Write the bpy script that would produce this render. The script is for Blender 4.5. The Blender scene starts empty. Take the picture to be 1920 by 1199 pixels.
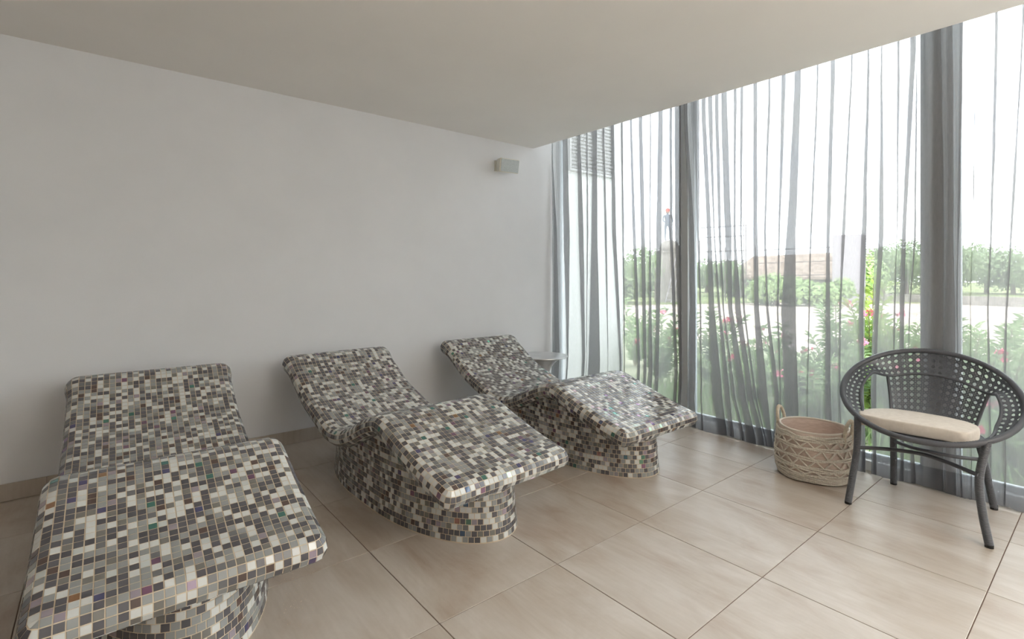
import bpy, bmesh, math, random
import numpy as np
from mathutils import Vector, Matrix
random.seed(7); RNG = np.random.default_rng(7)
SC = bpy.context.scene
COL = SC.collection
PI = math.pi
def rad(d): return d*PI/180

# ------------------------------------------------------------------ camera, sky, exposure
HEAD = math.atan2(.7825, .6226)                     # heading of the view from the X axis
CAMP = Vector((-.959, -2.743, 1.255))
cam = bpy.data.cameras.new('camera'); camo = bpy.data.objects.new('camera', cam); COL.objects.link(camo)
camo.location = CAMP; camo.rotation_euler = (rad(90), 0, HEAD-rad(90))
cam.sensor_width = 36; cam.lens = 17.567; cam.shift_x = .01399; cam.shift_y = -.0423; cam.clip_start = .05; cam.clip_end = 500
SC.camera = camo
SC.view_settings.view_transform = 'Standard'; SC.view_settings.look = 'None'
SC.view_settings.gamma = 1; SC.view_settings.use_curve_mapping = False
SC.view_settings.exposure = EXPOSURE_V = 1.63
SKY = 2.95
SC.cycles.transparent_max_bounces = 32
SC.cycles.max_bounces = 10; SC.cycles.diffuse_bounces = 6
w = bpy.data.worlds.new('sky'); SC.world = w; w.use_nodes = True
nt = w.node_tree; nt.nodes.clear()
def N(nt, t, **k):
    n = nt.nodes.new(t)
    for a, b in k.items(): setattr(n, a, b)
    return n
o_ = N(nt, 'ShaderNodeOutputWorld'); b_ = N(nt, 'ShaderNodeBackground')
tc = N(nt, 'ShaderNodeTexCoord'); mp = N(nt, 'ShaderNodeMapping'); mp.inputs['Scale'].default_value = (1.4, 1.4, 5)
nz = N(nt, 'ShaderNodeTexNoise'); nz.inputs['Scale'].default_value = 1.6; nz.inputs['Detail'].default_value = 5
cr = N(nt, 'ShaderNodeValToRGB'); cr.color_ramp.elements[0].position = .38; cr.color_ramp.elements[0].color = (.86, .89, .97, 1)
cr.color_ramp.elements[1].position = .6; cr.color_ramp.elements[1].color = (1, 1, 1, 1)
L = nt.links.new
L(tc.outputs['Generated'], mp.inputs[0]); L(mp.outputs[0], nz.inputs[0]); L(nz.outputs[0], cr.inputs[0])
L(cr.outputs[0], b_.inputs[0]); b_.inputs[1].default_value = SKY; L(b_.outputs[0], o_.inputs[0])

# warm fill lamp added behind the viewer, unseen, aimed up to brighten the ceiling
def area(name, loc, size, sizey, power, col, rot=(0, 0, 0)):
    l = bpy.data.lights.new(name, 'AREA'); l.shape = 'RECTANGLE'; l.size = size; l.size_y = sizey; l.energy = power; l.color = col
    o = bpy.data.objects.new(name, l); COL.objects.link(o); o.location = loc; o.rotation_euler = rot
    return o
area("ceiling_bounce_fill", (1.2, -5.0, 1.7), .6, .6, 50, (1, .945, .885), (PI, 0, 0))

# ------------------------------------------------------------------ materials
MATS = {}
def mat(name, col, rough=.5, metal=0, spec=.5, **k):
    if name in MATS: return MATS[name]
    m = bpy.data.materials.new(name); m.use_nodes = True
    p = m.node_tree.nodes['Principled BSDF']
    p.inputs['Base Color'].default_value = (*col, 1); p.inputs['Roughness'].default_value = rough
    p.inputs['Metallic'].default_value = metal; p.inputs['Specular IOR Level'].default_value = spec
    for a, b in k.items(): p.inputs[a.replace('_', ' ')].default_value = b
    MATS[name] = m; return m
def noise_mat(name, c1, c2, rough=.6, scale=(5, 5, 5), detail=4, bump=0, spec=.4, coord='Object', dist=.002, rnd=False, p0=.35, p1=.65, nscale=1.0):
    m = mat(name, c1, rough, 0, spec); nt = m.node_tree; p = nt.nodes['Principled BSDF']; L = nt.links.new
    tc = N(nt, 'ShaderNodeTexCoord'); mp = N(nt, 'ShaderNodeMapping'); mp.inputs['Scale'].default_value = scale
    src = tc.outputs[coord]
    if rnd:
        oi = N(nt, 'ShaderNodeObjectInfo'); mu = N(nt, 'ShaderNodeVectorMath', operation='SCALE'); mu.inputs['Scale'].default_value = 1
        cx = N(nt, 'ShaderNodeCombineXYZ'); mm = N(nt, 'ShaderNodeMath', operation='MULTIPLY'); mm.inputs[1].default_value = 37
        L(oi.outputs['Random'], mm.inputs[0])
        for i in range(3): L(mm.outputs[0], cx.inputs[i])
        ad = N(nt, 'ShaderNodeVectorMath', operation='ADD'); L(src, ad.inputs[0]); L(cx.outputs[0], ad.inputs[1]); src = ad.outputs[0]
    L(src, mp.inputs[0])
    nz = N(nt, 'ShaderNodeTexNoise'); nz.inputs['Scale'].default_value = nscale; nz.inputs['Detail'].default_value = detail
    L(mp.outputs[0], nz.inputs[0])
    cr = N(nt, 'ShaderNodeValToRGB'); cr.color_ramp.elements[0].position = p0; cr.color_ramp.elements[1].position = p1
    cr.color_ramp.elements[0].color = (*c1, 1); cr.color_ramp.elements[1].color = (*c2, 1)
    L(nz.outputs[0], cr.inputs[0]); L(cr.outputs[0], p.inputs['Base Color'])
    if bump:
        bp = N(nt, 'ShaderNodeBump'); bp.inputs['Strength'].default_value = bump; bp.inputs['Distance'].default_value = dist
        L(nz.outputs[0], bp.inputs['Height']); L(bp.outputs[0], p.inputs['Normal'])
    return m

M_WALL = noise_mat('white_paint', (.785, .795, .82), (.81, .82, .845), .75, (3, 3, 3), 6, .05, .25)
M_WALL2 = noise_mat('bounce_cut_taupe', (.20, .17, .145), (.23, .20, .17), .8, (3, 3, 3), 4, .03, .2)  # dark tone chosen for the unseen side wall to cut bounced light
M_CEIL = noise_mat('ceiling_paint', (.86, .84, .815), (.88, .86, .835), .85, (2, 2, 2), 3, .03, .2)
M_GROUT = mat('floor_grout', (.16, .10, .075), .9)
M_FRAME = mat('window_frame_grey', (.50, .55, .60), .45)
M_POST = mat('post_blue_grey', (.74, .79, .84), .45)
M_PILLAR = mat('pillar_grey', (.74, .76, .77), .5)
M_KERB = noise_mat('kerb_paint', (.70, .71, .70), (.76, .77, .76), .7, (4, 4, 4))
# floor stone: streaky beige porcelain
def floor_mat():
    m = mat('beige_porcelain', (.5, .42, .34), .36, 0, .55); nt = m.node_tree; p = nt.nodes['Principled BSDF']; L = nt.links.new
    tc = N(nt, 'ShaderNodeTexCoord'); oi = N(nt, 'ShaderNodeObjectInfo')
    mm = N(nt, 'ShaderNodeMath', operation='MULTIPLY'); mm.inputs[1].default_value = 53; L(oi.outputs['Random'], mm.inputs[0])
    cx = N(nt, 'ShaderNodeCombineXYZ'); L(mm.outputs[0], cx.inputs[0]); L(mm.outputs[0], cx.inputs[2])
    ad = N(nt, 'ShaderNodeVectorMath', operation='ADD'); L(tc.outputs['Object'], ad.inputs[0]); L(cx.outputs[0], ad.inputs[1])
    m1 = N(nt, 'ShaderNodeMapping'); m1.inputs['Scale'].default_value = (4.2, 1.6, 1); L(ad.outputs[0], m1.inputs[0])
    n1 = N(nt, 'ShaderNodeTexNoise'); n1.inputs['Scale'].default_value = 1; n1.inputs['Detail'].default_value = 7; n1.inputs['Roughness'].default_value = .62; n1.inputs['Distortion'].default_value = .5
    L(m1.outputs[0], n1.inputs[0])
    m2 = N(nt, 'ShaderNodeMapping'); m2.inputs['Scale'].default_value = (60, 4, 1); L(ad.outputs[0], m2.inputs[0])
    n2 = N(nt, 'ShaderNodeTexNoise'); n2.inputs['Scale'].default_value = 1; n2.inputs['Detail'].default_value = 5
    L(m2.outputs[0], n2.inputs[0])
    c1 = N(nt, 'ShaderNodeValToRGB'); e = c1.color_ramp.elements
    e[0].position = .3; e[0].color = (.40, .31, .24, 1); e[1].position = .64; e[1].color = (.575, .52, .465, 1)
    x = e.new(.46); x.color = (.495, .43, .365, 1)
    L(n1.outputs[0], c1.inputs[0])
    c2 = N(nt, 'ShaderNodeValToRGB'); c2.color_ramp.elements[0].position = .3; c2.color_ramp.elements[1].position = .6
    c2.color_ramp.elements[0].color = (.94, .93, .92, 1); c2.color_ramp.elements[1].color = (1, 1, 1, 1)
    L(n2.outputs[0], c2.inputs[0])
    mx = N(nt, 'ShaderNodeMix', data_type='RGBA', blend_type='MULTIPLY'); mx.inputs['Factor'].default_value = 1
    L(c1.outputs[0], mx.inputs['A']); L(c2.outputs[0], mx.inputs['B']); L(mx.outputs['Result'], p.inputs['Base Color'])
    bp = N(nt, 'ShaderNodeBump'); bp.inputs['Strength'].default_value = .06; bp.inputs['Distance'].default_value = .002
    L(n2.outputs[0], bp.inputs['Height']); L(bp.outputs[0], p.inputs['Normal'])
    return m
M_FLOOR = floor_mat()
def sheer_mat(name, col, opacity):
    m = bpy.data.materials.new(name); m.use_nodes = True; nt = m.node_tree; nt.nodes.clear(); L = nt.links.new
    o = N(nt, 'ShaderNodeOutputMaterial'); mx = N(nt, 'ShaderNodeMixShader'); tr = N(nt, 'ShaderNodeBsdfTransparent')
    tr.inputs[0].default_value = (.985, .985, 1, 1)
    df = N(nt, 'ShaderNodeBsdfDiffuse'); tl = N(nt, 'ShaderNodeBsdfTranslucent'); m2 = N(nt, 'ShaderNodeMixShader')
    df.inputs[0].default_value = (*col, 1); tl.inputs[0].default_value = (*col, 1); m2.inputs[0].default_value = .5
    tc = N(nt, 'ShaderNodeTexCoord'); mp = N(nt, 'ShaderNodeMapping'); mp.inputs['Scale'].default_value = (1, 60, 6)
    nz = N(nt, 'ShaderNodeTexNoise'); nz.inputs['Scale'].default_value = 4; nz.inputs['Detail'].default_value = 4
    mr = N(nt, 'ShaderNodeMapRange'); mr.inputs['From Min'].default_value = .3; mr.inputs['From Max'].default_value = .7
    mr.inputs['To Min'].default_value = opacity-.03; mr.inputs['To Max'].default_value = opacity+.03
    L(tc.outputs['Object'], mp.inputs[0]); L(mp.outputs[0], nz.inputs[0]); L(nz.outputs[0], mr.inputs[0]); L(mr.outputs[0], mx.inputs[0])
    L(df.outputs[0], m2.inputs[1]); L(tl.outputs[0], m2.inputs[2])
    L(tr.outputs[0], mx.inputs[1]); L(m2.outputs[0], mx.inputs[2]); L(mx.outputs[0], o.inputs[0])
    return m
M_SHEER = sheer_mat('grey_sheer', (.365, .365, .375), .655)
M_HEM = sheer_mat('grey_sheer_hem', (.17, .175, .185), .34)
def glass_mat():
    m = bpy.data.materials.new('window_glass'); m.use_nodes = True; nt = m.node_tree; nt.nodes.clear(); L = nt.links.new
    o = N(nt, 'ShaderNodeOutputMaterial'); mx = N(nt, 'ShaderNodeMixShader'); tr = N(nt, 'ShaderNodeBsdfTransparent'); gl = N(nt, 'ShaderNodeBsdfGlossy')
    tr.inputs[0].default_value = (.93, .96, .95, 1); gl.inputs['Roughness'].default_value = .01
    fr = N(nt, 'ShaderNodeFresnel'); fr.inputs[0].default_value = 1.25
    L(fr.outputs[0], mx.inputs[0]); L(tr.outputs[0], mx.inputs[1]); L(gl.outputs[0], mx.inputs[2]); L(mx.outputs[0], o.inputs[0])
    return m
M_GLASS = glass_mat()

# ------------------------------------------------------------------ mesh helpers
class MB:
    def __init__(s): s.v = []; s.f = []; s.m = []; s.n = 0
    def add(s, vs, fs, mi=0):
        s.v.extend([tuple(map(float, a)) for a in vs]); n = s.n
        s.f.extend([tuple(i+n for i in f) for f in fs]); s.m.extend([mi]*len(fs)); s.n += len(vs); return s
    def box(s, a, b, mi=0, M=None, bev=0):
        x0, y0, z0 = a; x1, y1, z1 = b
        vs = [(x, y, z) for z in (z0, z1) for x, y in ((x0, y0), (x1, y0), (x1, y1), (x0, y1))]
        if M is not None: vs = [tuple(M @ Vector(v)) for v in vs]
        return s.add(vs, [(3, 2, 1, 0), (4, 5, 6, 7), (0, 1, 5, 4), (1, 2, 6, 5), (2, 3, 7, 6), (3, 0, 4, 7)], mi)
    def tube(s, P, r, sides=8, closed=False, mi=0, caps=True, flat=None):
        P = np.asarray(P, float); n = len(P); r = np.broadcast_to(np.asarray(r, float), (n,))
        T = np.zeros_like(P)
        if closed: T = np.roll(P, -1, 0)-np.roll(P, 1, 0)
        else: T[1:-1] = P[2:]-P[:-2]; T[0] = P[1]-P[0]; T[-1] = P[-1]-P[-2]
        T /= np.linalg.norm(T, axis=1)[:, None]+1e-12
        u = np.cross(T[0], (0, 0, 1.));
        if np.linalg.norm(u) < .1: u = np.cross(T[0], (1., 0, 0))
        u /= np.linalg.norm(u); an = np.arange(sides)*2*PI/sides; vs = []
        for k in range(n):
            u = u-T[k]*(u@T[k]); u /= np.linalg.norm(u); w_ = np.cross(T[k], u)
            fl = 1 if flat is None else flat
            vs.extend(P[k]+r[k]*(np.cos(an)[:, None]*u+np.sin(an)[:, None]*w_*fl))
        fs = []
        for k in range(n if closed else n-1):
            a = k*sides; b = ((k+1) % n)*sides
            for j in range(sides): fs.append((a+j, a+(j+1) % sides, b+(j+1) % sides, b+j))
        if caps and not closed: fs.append(tuple(range(sides))[::-1]); fs.append(tuple((n-1)*sides+j for j in range(sides)))
        return s.add(vs, fs, mi)
    def lathe(s, prof, c=(0, 0, 0), seg=32, mi=0):
        vs = [];
        for r, z in prof:
            for k in range(seg): a = 2*PI*k/seg; vs.append((c[0]+r*math.cos(a), c[1]+r*math.sin(a), c[2]+z))
        fs = [(i*seg+k, i*seg+(k+1) % seg, (i+1)*seg+(k+1) % seg, (i+1)*seg+k) for i in range(len(prof)-1) for k in range(seg)]
        fs.append(tuple(range(seg))[::-1]); fs.append(tuple((len(prof)-1)*seg+k for k in range(seg)))
        return s.add(vs, fs, mi)
    def grid(s, G, closed_u=False, mi=0):
        G = np.asarray(G, float); a, b = G.shape[:2]
        fs = [(i*b+j, ((i+1) % a)*b+j, ((i+1) % a)*b+j+1, i*b+j+1) for i in range(a if closed_u else a-1) for j in range(b-1)]
        return s.add(G.reshape(-1, 3), fs, mi)
    def mesh(s, name, mats, smooth=False):
        me = bpy.data.meshes.new(name); me.from_pydata(s.v, [], s.f)
        for m in (mats if isinstance(mats, (list, tuple)) else [mats]): me.materials.append(m)
        if len(me.materials) > 1: me.polygons.foreach_set('material_index', s.m)
        if smooth: me.polygons.foreach_set('use_smooth', [True]*len(me.polygons))
        me.update(); return me
    def obj(s, name, mats, parent=None, smooth=False, kind=None, label=None, autos=None):
        me = s.mesh(name, mats, smooth)
        if autos:
            me.polygons.foreach_set('use_smooth', [True]*len(me.polygons))
            try: me.set_sharp_from_angle(angle=rad(autos))
            except Exception: pass
        o = bpy.data.objects.new(name, me); COL.objects.link(o)
        if parent is not None: o.parent = parent
        if kind: o['kind'] = kind
        if label: o['label'] = label
        return o
def thing(name, label, cat, loc=(0, 0, 0), rz=0, group=None):
    o = bpy.data.objects.new(name, None); COL.objects.link(o); o.location = loc; o.rotation_euler = (0, 0, rz); o.empty_display_size = .1
    o['label'] = label; o['category'] = cat
    if group: o['group'] = group
    return o
def tag(o, label, cat, group=None):
    o['label'] = label; o['category'] = cat
    if group: o['group'] = group
    return o
def struct(o, label=None, cat='structure'):
    o['kind'] = 'structure'; o['category'] = cat
    if label: o['label'] = label
    return o
def catmull(P, n):
    P = np.asarray(P, float); Q = np.vstack([2*P[0]-P[1], P, 2*P[-1]-P[-2]]); out = []
    for i in range(1, len(Q)-2):
        for t in np.linspace(0, 1, n, endpoint=False):
            a, b, c, d = Q[i-1:i+3]
            out.append(.5*((2*b)+(-a+c)*t+(2*a-5*b+4*c-d)*t*t+(-a+3*b-3*c+d)*t**3))
    out.append(P[-1]); return np.array(out)

# ------------------------------------------------------------------ the room
H = 2.6025; XE = 2.618; XG = 2.95; YB = 1.148; YF = -8.0; XL = -3.6
struct(MB().box((XL-.15, YB, -.2), (3.1, YB+.2, 3.3)).obj('wall_back', M_WALL), 'long smooth white painted wall behind the loungers', 'wall')
struct(MB().box((XL-.15, YF, -.2), (XL, YB, 3.3)).obj('wall_left', M_WALL2), 'unseen side wall, dark taupe to cut bounced light', 'wall')
struct(MB().box((XL-.15, YF-.15, -.2), (3.1, YF, 3.3)).obj('wall_front', M_WALL), 'white painted wall behind the viewer', 'wall')
# ceiling with its dropped edge, and the curtain pocket above it
b = MB().box((XL, YF, H), (XE, YB, H+.22)).box((XE, YF, 3.16), (3.1, YB, 3.3)).box((XL, YF, H+.22), (XE, YB, 3.3))
struct(b.obj('ceiling', M_CEIL), 'flat off-white ceiling ending in a straight edge before the curtains', 'ceiling')
# floor: grout bed with single tiles
fl = struct(MB().box((XL, YF, -.2), (2.93, YB, -.0025)).obj('floor', M_GROUT), 'beige stone-look floor of square tiles laid straight', 'floor')
FT = {}
def tile_mesh(w_, d_):
    k = (round(w_, 4), round(d_, 4))
    if k in FT: return FT[k]
    g = .0016; c = .0012; x0, x1, y0, y1 = g, w_-g, g, d_-g
    vs = [(x0, y0, -.006), (x1, y0, -.006), (x1, y1, -.006), (x0, y1, -.006),
          (x0, y0, -c), (x1, y0, -c), (x1, y1, -c), (x0, y1, -c),
          (x0+c, y0+c, 0), (x1-c, y0+c, 0), (x1-c, y1-c, 0), (x0+c, y1-c, 0)]
    fs = [(0, 1, 5, 4), (1, 2, 6, 5), (2, 3, 7, 6), (3, 0, 4, 7), (4, 5, 9, 8), (5, 6, 10, 9), (6, 7, 11, 10), (7, 4, 8, 11), (8, 9, 10, 11)]
    FT[k] = MB().add(vs, fs).mesh('tile', M_FLOOR); return FT[k]
xs = [XL]+[.6*i for i in range(-5, 5)]+[2.93]; ys = [-.6*j for j in range(13, -2, -1)]; ys = [YF]+[y for y in ys if YF < y < YB]+[YB]
for i in range(len(xs)-1):
    for j in range(len(ys)-1):
        w_, d_ = xs[i+1]-xs[i], ys[j+1]-ys[j]
        if w_ < .02 or d_ < .02: continue
        t = bpy.data.objects.new('tile', tile_mesh(w_, d_)); COL.objects.link(t); t.location = (xs[i], ys[j], 0); t.parent = fl
# skirting of cut tiles along the back wall
sk = struct(MB().box((XL, YB-.004, 0.0005), (2.93, YB-.0005, .094)).obj('baseboard_back', M_GROUT), 'skirting of cut beige tiles along the white wall', 'baseboard')
for i in range(len(xs)-1):
    a, c = xs[i]+.001, xs[i+1]-.001
    MB().box((a, YB-.013, .002), (c, YB-.004, .097)).obj('tile', M_FLOOR, sk)
# window wall: kerb, mullion posts, frames, panes, head
struct(MB().box((2.925, YF, -.2), (3.1, YB, .062)).obj('wall_right', M_KERB), 'low painted kerb under the glazing', 'wall')
struct(MB().box((2.93, YF, 3.08), (3.1, YB, 3.16)).obj('trim_1', M_FRAME), 'grey head rail above the window panes', 'trim')
posts = [(-.434, -.354, 2.935, M_PILLAR, 'slim light grey steel post between the curtains'), (-2.112, -1.987, 2.94, M_POST, 'broad blue-grey window post behind the chair'),
         (-3.80, -3.68, 2.94, M_FRAME, 'broad grey window post out of view beside the chair'), (-5.4, -5.28, 2.94, M_FRAME, 'broad grey window post out of view far along the glazing'), (-7.0, -6.88, 2.94, M_FRAME, 'last grey window post out of view')]
for k, (a, c, x, m, lb) in enumerate(posts):
    struct(MB().box((x, a, .06), (3.08, c, 3.08)).obj('trim_%d' % (k+2), m), lb, 'trim')
bays = [(-.354, YB), (-1.987, -.434), (-3.68, -2.112), (-5.28, -3.80), (-6.88, -5.4), (YF, -7.0)]  # bays past the curtains are unseen; room lengthened to let in more daylight
for k, (a, c) in enumerate(bays):
    wdw = bpy.data.objects.new('window_%d' % (k+1), None); COL.objects.link(wdw)
    struct(wdw, ['floor to ceiling window beside the white wall', 'floor to ceiling window between the two grey posts', 'floor to ceiling window behind the rattan chair',
                 'floor to ceiling window out of view next to the camera', 'floor to ceiling window out of view behind the camera', 'last floor to ceiling window, unseen, added for more daylight'][k], 'window')#[k], 'window')
    f = MB(); t = .03
    f.box((2.985, a, .062), (3.03, c, .062+t)).box((2.985, a, 3.08-t), (3.03, c, 3.08)).box((2.985, a, .062+t), (3.03, a+t, 3.08-t)).box((2.985, c-t, .062+t), (3.03, c, 3.08-t))
    f.obj('window_frame', M_FRAME, wdw)
    MB().box((3.005, a+t, .062+t), (3.011, c-t, 3.08-t)).obj('pane', M_GLASS, wdw)
F1=[
 [(2.6,1.204,1.138),(1.71,1.179,1.073),(0.33,1.163,1.033)],
 [(2.6,1.002,0.916),(1.69,0.986,0.886),(0.35,0.932,0.901)],
 [(2.6,0.788,0.737),(1.68,0.773,0.694),(0.38,0.722,0.672)],
 [(2.6,0.658,0.637),(1.68,0.651,0.63),(0.39,0.658,0.651)],
 [(2.6,0.588,0.519),(1.67,0.602,0.512),(0.4,0.637,0.479)],
 [(2.6,0.452,0.425),(1.66,0.425,0.393),(0.43,0.38,0.373)],
 [(2.6,0.354,0.309),(1.65,0.341,0.284),(0.44,0.246,0.215)],
 [(2.6,0.234,0.203),(1.65,0.215,0.191),(0.45,0.191,0.178)],
 [(2.6,0.13,0.1),(1.64,0.1,0.059),(0.47,0.048,0.013)],
 [(2.6,0.036,-0.01),(1.63,0.013,-0.038),(0.48,-0.016,-0.055)],
 [(2.6,-0.089,-0.105),(1.63,-0.083,-0.1),(0.49,-0.067,-0.116)],
 [(2.6,-0.166,-0.224),(1.62,-0.149,-0.208),(0.5,-0.138,-0.182)],
 [(2.6,-0.282,-0.313),(1.61,-0.287,-0.318),(0.52,-0.328,-0.364)],
 [(2.6,-0.328,-0.394),(1.61,-0.333,-0.394),(0.53,-0.374,-0.408)],
]
F2=[
 [(2.6,-0.428,-0.457),(1.65,-0.477,-0.515),(0.98,-0.486,-0.529),(0.25,-0.467,-0.525),(0.03,-0.5,-0.556)],
 [(2.6,-0.51,-0.562),(1.64,-0.539,-0.562),(0.99,-0.567,-0.581),(0.27,-0.576,-0.59),(0.03,-0.607,-0.621)],
 [(2.6,-0.576,-0.618),(1.63,-0.622,-0.663),(0.99,-0.636,-0.69),(0.29,-0.667,-0.76),(0.03,-0.745,-0.814)],
 [(2.6,-0.631,-0.676),(1.63,-0.681,-0.694),(0.99,-0.721,-0.743),(0.31,-0.773,-0.82),(0.03,-0.831,-0.868)],
 [(2.6,-0.69,-0.725),(1.63,-0.721,-0.747),(0.99,-0.76,-0.773),(0.32,-0.837,-0.862),(0.03,-0.929,-0.953)],
 [(2.6,-0.738,-0.794),(1.62,-0.769,-0.828),(1.0,-0.799,-0.837),(0.33,-0.882,-0.943),(0.03,-0.965,-1.035)],
 [(2.6,-0.845,-0.87),(1.62,-0.845,-0.862),(1.0,-0.853,-0.899),(0.34,-0.955,-0.995),(0.03,-1.054,-1.096)],
 [(2.6,-0.895,-0.923),(1.62,-0.895,-0.911),(1.0,-0.919,-0.935),(0.35,-1.003,-1.018),(0.03,-1.107,-1.115)],
 [(2.6,-0.991,-1.026),(1.61,-0.991,-1.026),(1.01,-0.995,-1.038),(0.36,-1.03,-1.099),(0.03,-1.122,-1.152)],
 [(2.6,-1.102,-1.121),(1.6,-1.072,-1.087),(1.01,-1.087,-1.106),(0.38,-1.143,-1.18),(0.03,-1.155,-1.177)],
 [(2.6,-1.191,-1.223),(1.6,-1.173,-1.187),(1.02,-1.162,-1.176),(0.38,-1.187,-1.194),(0.03,-1.195,-1.202)],
 [(2.6,-1.276,-1.324),(1.59,-1.227,-1.29),(1.02,-1.187,-1.29),(0.39,-1.209,-1.304),(0.03,-1.231,-1.324)],
 [(2.6,-1.421,-1.434),(1.58,-1.381,-1.395),(1.03,-1.371,-1.378),(0.41,-1.361,-1.368),(0.03,-1.375,-1.381)],
 [(2.6,-1.504,-1.532),(1.57,-1.479,-1.501),(1.03,-1.473,-1.501),(0.44,-1.469,-1.507),(0.03,-1.488,-1.525)],
 [(2.6,-1.62,-1.632),(1.57,-1.572,-1.59),(1.04,-1.554,-1.566),(0.45,-1.554,-1.563),(0.03,-1.565,-1.58)],
 [(2.6,-1.711,-1.722),(1.56,-1.679,-1.705),(1.04,-1.664,-1.691),(0.47,-1.67,-1.691),(0.03,-1.689,-1.711)],
 [(2.6,-1.783,-1.791),(1.55,-1.769,-1.797),(1.05,-1.747,-1.772),(0.49,-1.736,-1.758),(0.03,-1.75,-1.77)],
 [(2.6,-1.864,-1.877),(1.54,-1.861,-1.869),(1.05,-1.848,-1.856),(0.5,-1.84,-1.845),(0.03,-1.848,-1.853)],
 [(2.6,-1.926,-1.952),(1.54,-1.888,-1.908),(1.05,-1.875,-1.901),(0.51,-1.872,-1.895),(0.03,-1.884,-1.905)],
 [(2.6,-1.957,-1.962),(1.54,-1.947,-1.957),(1.05,-1.924,-1.929),(0.52,-1.913,-1.919),(0.03,-1.938,-1.963)],
 [(2.6,-2.035,-2.071),(1.53,-2.023,-2.083),(1.06,-2.023,-2.081),(0.54,-2.014,-2.076),(0.03,-2.024,-2.086)],
 [(2.6,-2.102,-2.123),(1.53,-2.107,-2.123),(1.06,-2.095,-2.132),(0.56,-2.09,-2.132),(0.03,-2.1,-2.141)],
 [(2.6,-2.155,-2.166),(1.52,-2.146,-2.15),(1.07,-2.139,-2.143),(0.56,-2.146,-2.15),(0.03,-2.163,-2.168)],
 [(2.6,-2.219,-2.221),(1.52,-2.204,-2.206),(1.07,-2.195,-2.197),(0.57,-2.197,-2.199),(0.03,-2.205,-2.209)],
 [(2.6,-2.294,-2.308),(1.51,-2.277,-2.286),(1.07,-2.264,-2.271),(0.59,-2.269,-2.277),(0.03,-2.275,-2.284)],
 [(2.6,-2.399,-2.407),(1.51,-2.354,-2.364),(1.08,-2.337,-2.343),(0.6,-2.327,-2.335),(0.03,-2.333,-2.341)],
]
# ------------------------------------------------------------------ sheer curtains
def fold_at(rec, z):
    zs = [r[0] for r in rec][::-1]; return np.interp(z, zs, [r[1] for r in rec][::-1]), np.interp(z, zs, [r[2] for r in rec][::-1])
def curtain(label, folds, y0, y1, seed):
    """one sheet of cloth; every record is a stretch where the cloth doubles back on itself"""
    rg = np.random.default_rng(seed)
    zz = np.concatenate([np.linspace(.012, .5, 14), np.linspace(.56, 3.13, 36)])
    ph = rg.uniform(0, 6.28, len(folds)+1)
    jog = rg.normal(0, .0022, (len(folds), 2, len(zz)))
    ker = np.array([1, 2, 3, 2, 1])/9.
    for a in range(len(folds)):
        for c in range(2): jog[a, c] = np.convolve(jog[a, c], ker, 'same')
    rows = []
    for iz, z in enumerate(zz):
        flare = max(0, (.45-z)/.45)**1.5
        xb = 2.885-.045*flare
        pts = [(xb+.004*math.sin(7*z), y0(z))]
        py = y0(z); px = xb
        for k, rec in enumerate(folds):
            a, c = fold_at(rec, z); a += jog[k, 0, iz]; c += jog[k, 1, iz]
            a = min(a, py-.003); c = min(c, a-.002)
            wd = a-c; amp = min(.008, .003+.12*abs(py-a))*(.6+.4*math.sin(3*z+ph[k]))
            for t in (.12, .3, .5, .7, .88):     # the flat stretch before this fold
                pts.append((px+(xb-px)*t+amp*math.sin(t*PI)*math.sin(t*9+2.2*z+ph[k])*1.4, py+(a-py)*t))
            dd = min(.016, .25*wd+.003)
            sgn = 1
            pts += [(xb, a+.0004), (xb+sgn*.003, (a+c)/2), (xb+sgn*dd*.4, c+.0006), (xb+sgn*(dd*.4+.0015), c), (xb+sgn*(dd*.4+.003), c+.0008),
                    (xb+sgn*(dd*.9), (a+c)/2), (xb+sgn*dd*1.2, a-.0008), (xb+sgn*(dd*1.2+.0015), a), (xb+sgn*(dd*1.2+.003), a-.0006),
                    (xb+sgn*dd*.9+sgn*.004, (a+c)/2-.1*wd), (xb+sgn*dd*.5+sgn*.002, c-.0005)]
            py = c; px = xb+sgn*dd*.4
        ye = y1(z); ye = min(ye, py-.002)
        for t in (.2, .4, .6, .8, 1): pts.append((px+(xb-px)*t+.006*math.sin(t*5+z), py+(ye-py)*t))
        rows.append([(x, y, z+(.012*math.sin(y*23+seed)+.008*math.sin(y*61) if z < .02 else 0)*(1 if z < .02 else 0)) for x, y in pts])
    G = np.array(rows)
    G[0, :, 2] = .006+.009*(1+np.sin(G[0, :, 1]*19+seed))*.6
    t = thing('sheer_curtain', label, 'curtain', (2.885, float(G[0, :, 1].mean()), 0), 0, 'sheer curtains along the glazing')
    off = np.array([2.885, float(G[0, :, 1].mean()), 0])
    MB().grid(G-off).obj('cloth', M_SHEER, t, smooth=True)
    Gh = G[:5].copy(); Gh[:, :, 0] -= .0022; Gh[4, :, 2] = .135
    Gh[3, :, 2] = np.minimum(Gh[3, :, 2], .128)
    MB().grid(Gh-off).obj('hem', M_HEM, t, smooth=True)
    return t
lin = lambda *p: (lambda z: float(np.interp(z, [q[0] for q in p], [q[1] for q in p])))
curtain('grey sheer curtain drawn between the white wall and the slim post', F1, lin((0, 1.13), (2.8, 1.142)), lin((.03, -.425), (.5, -.41), (2.8, -.397)), 3)
q_gap = [i for i, r in enumerate(F2) if abs(r[0][1]+1.711) < .002][0]
FA, FB = F2[:q_gap+1], F2[q_gap+1:]
curtain('grey sheer curtain bunched in folds behind the basket, right of the slim post', FA, lin((.03, -.49), (.25, -.462), (1, -.48), (1.65, -.47), (2.8, -.422)), lin((.03, -1.715), (.5, -1.695), (2.8, -1.725)), 5)
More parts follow.
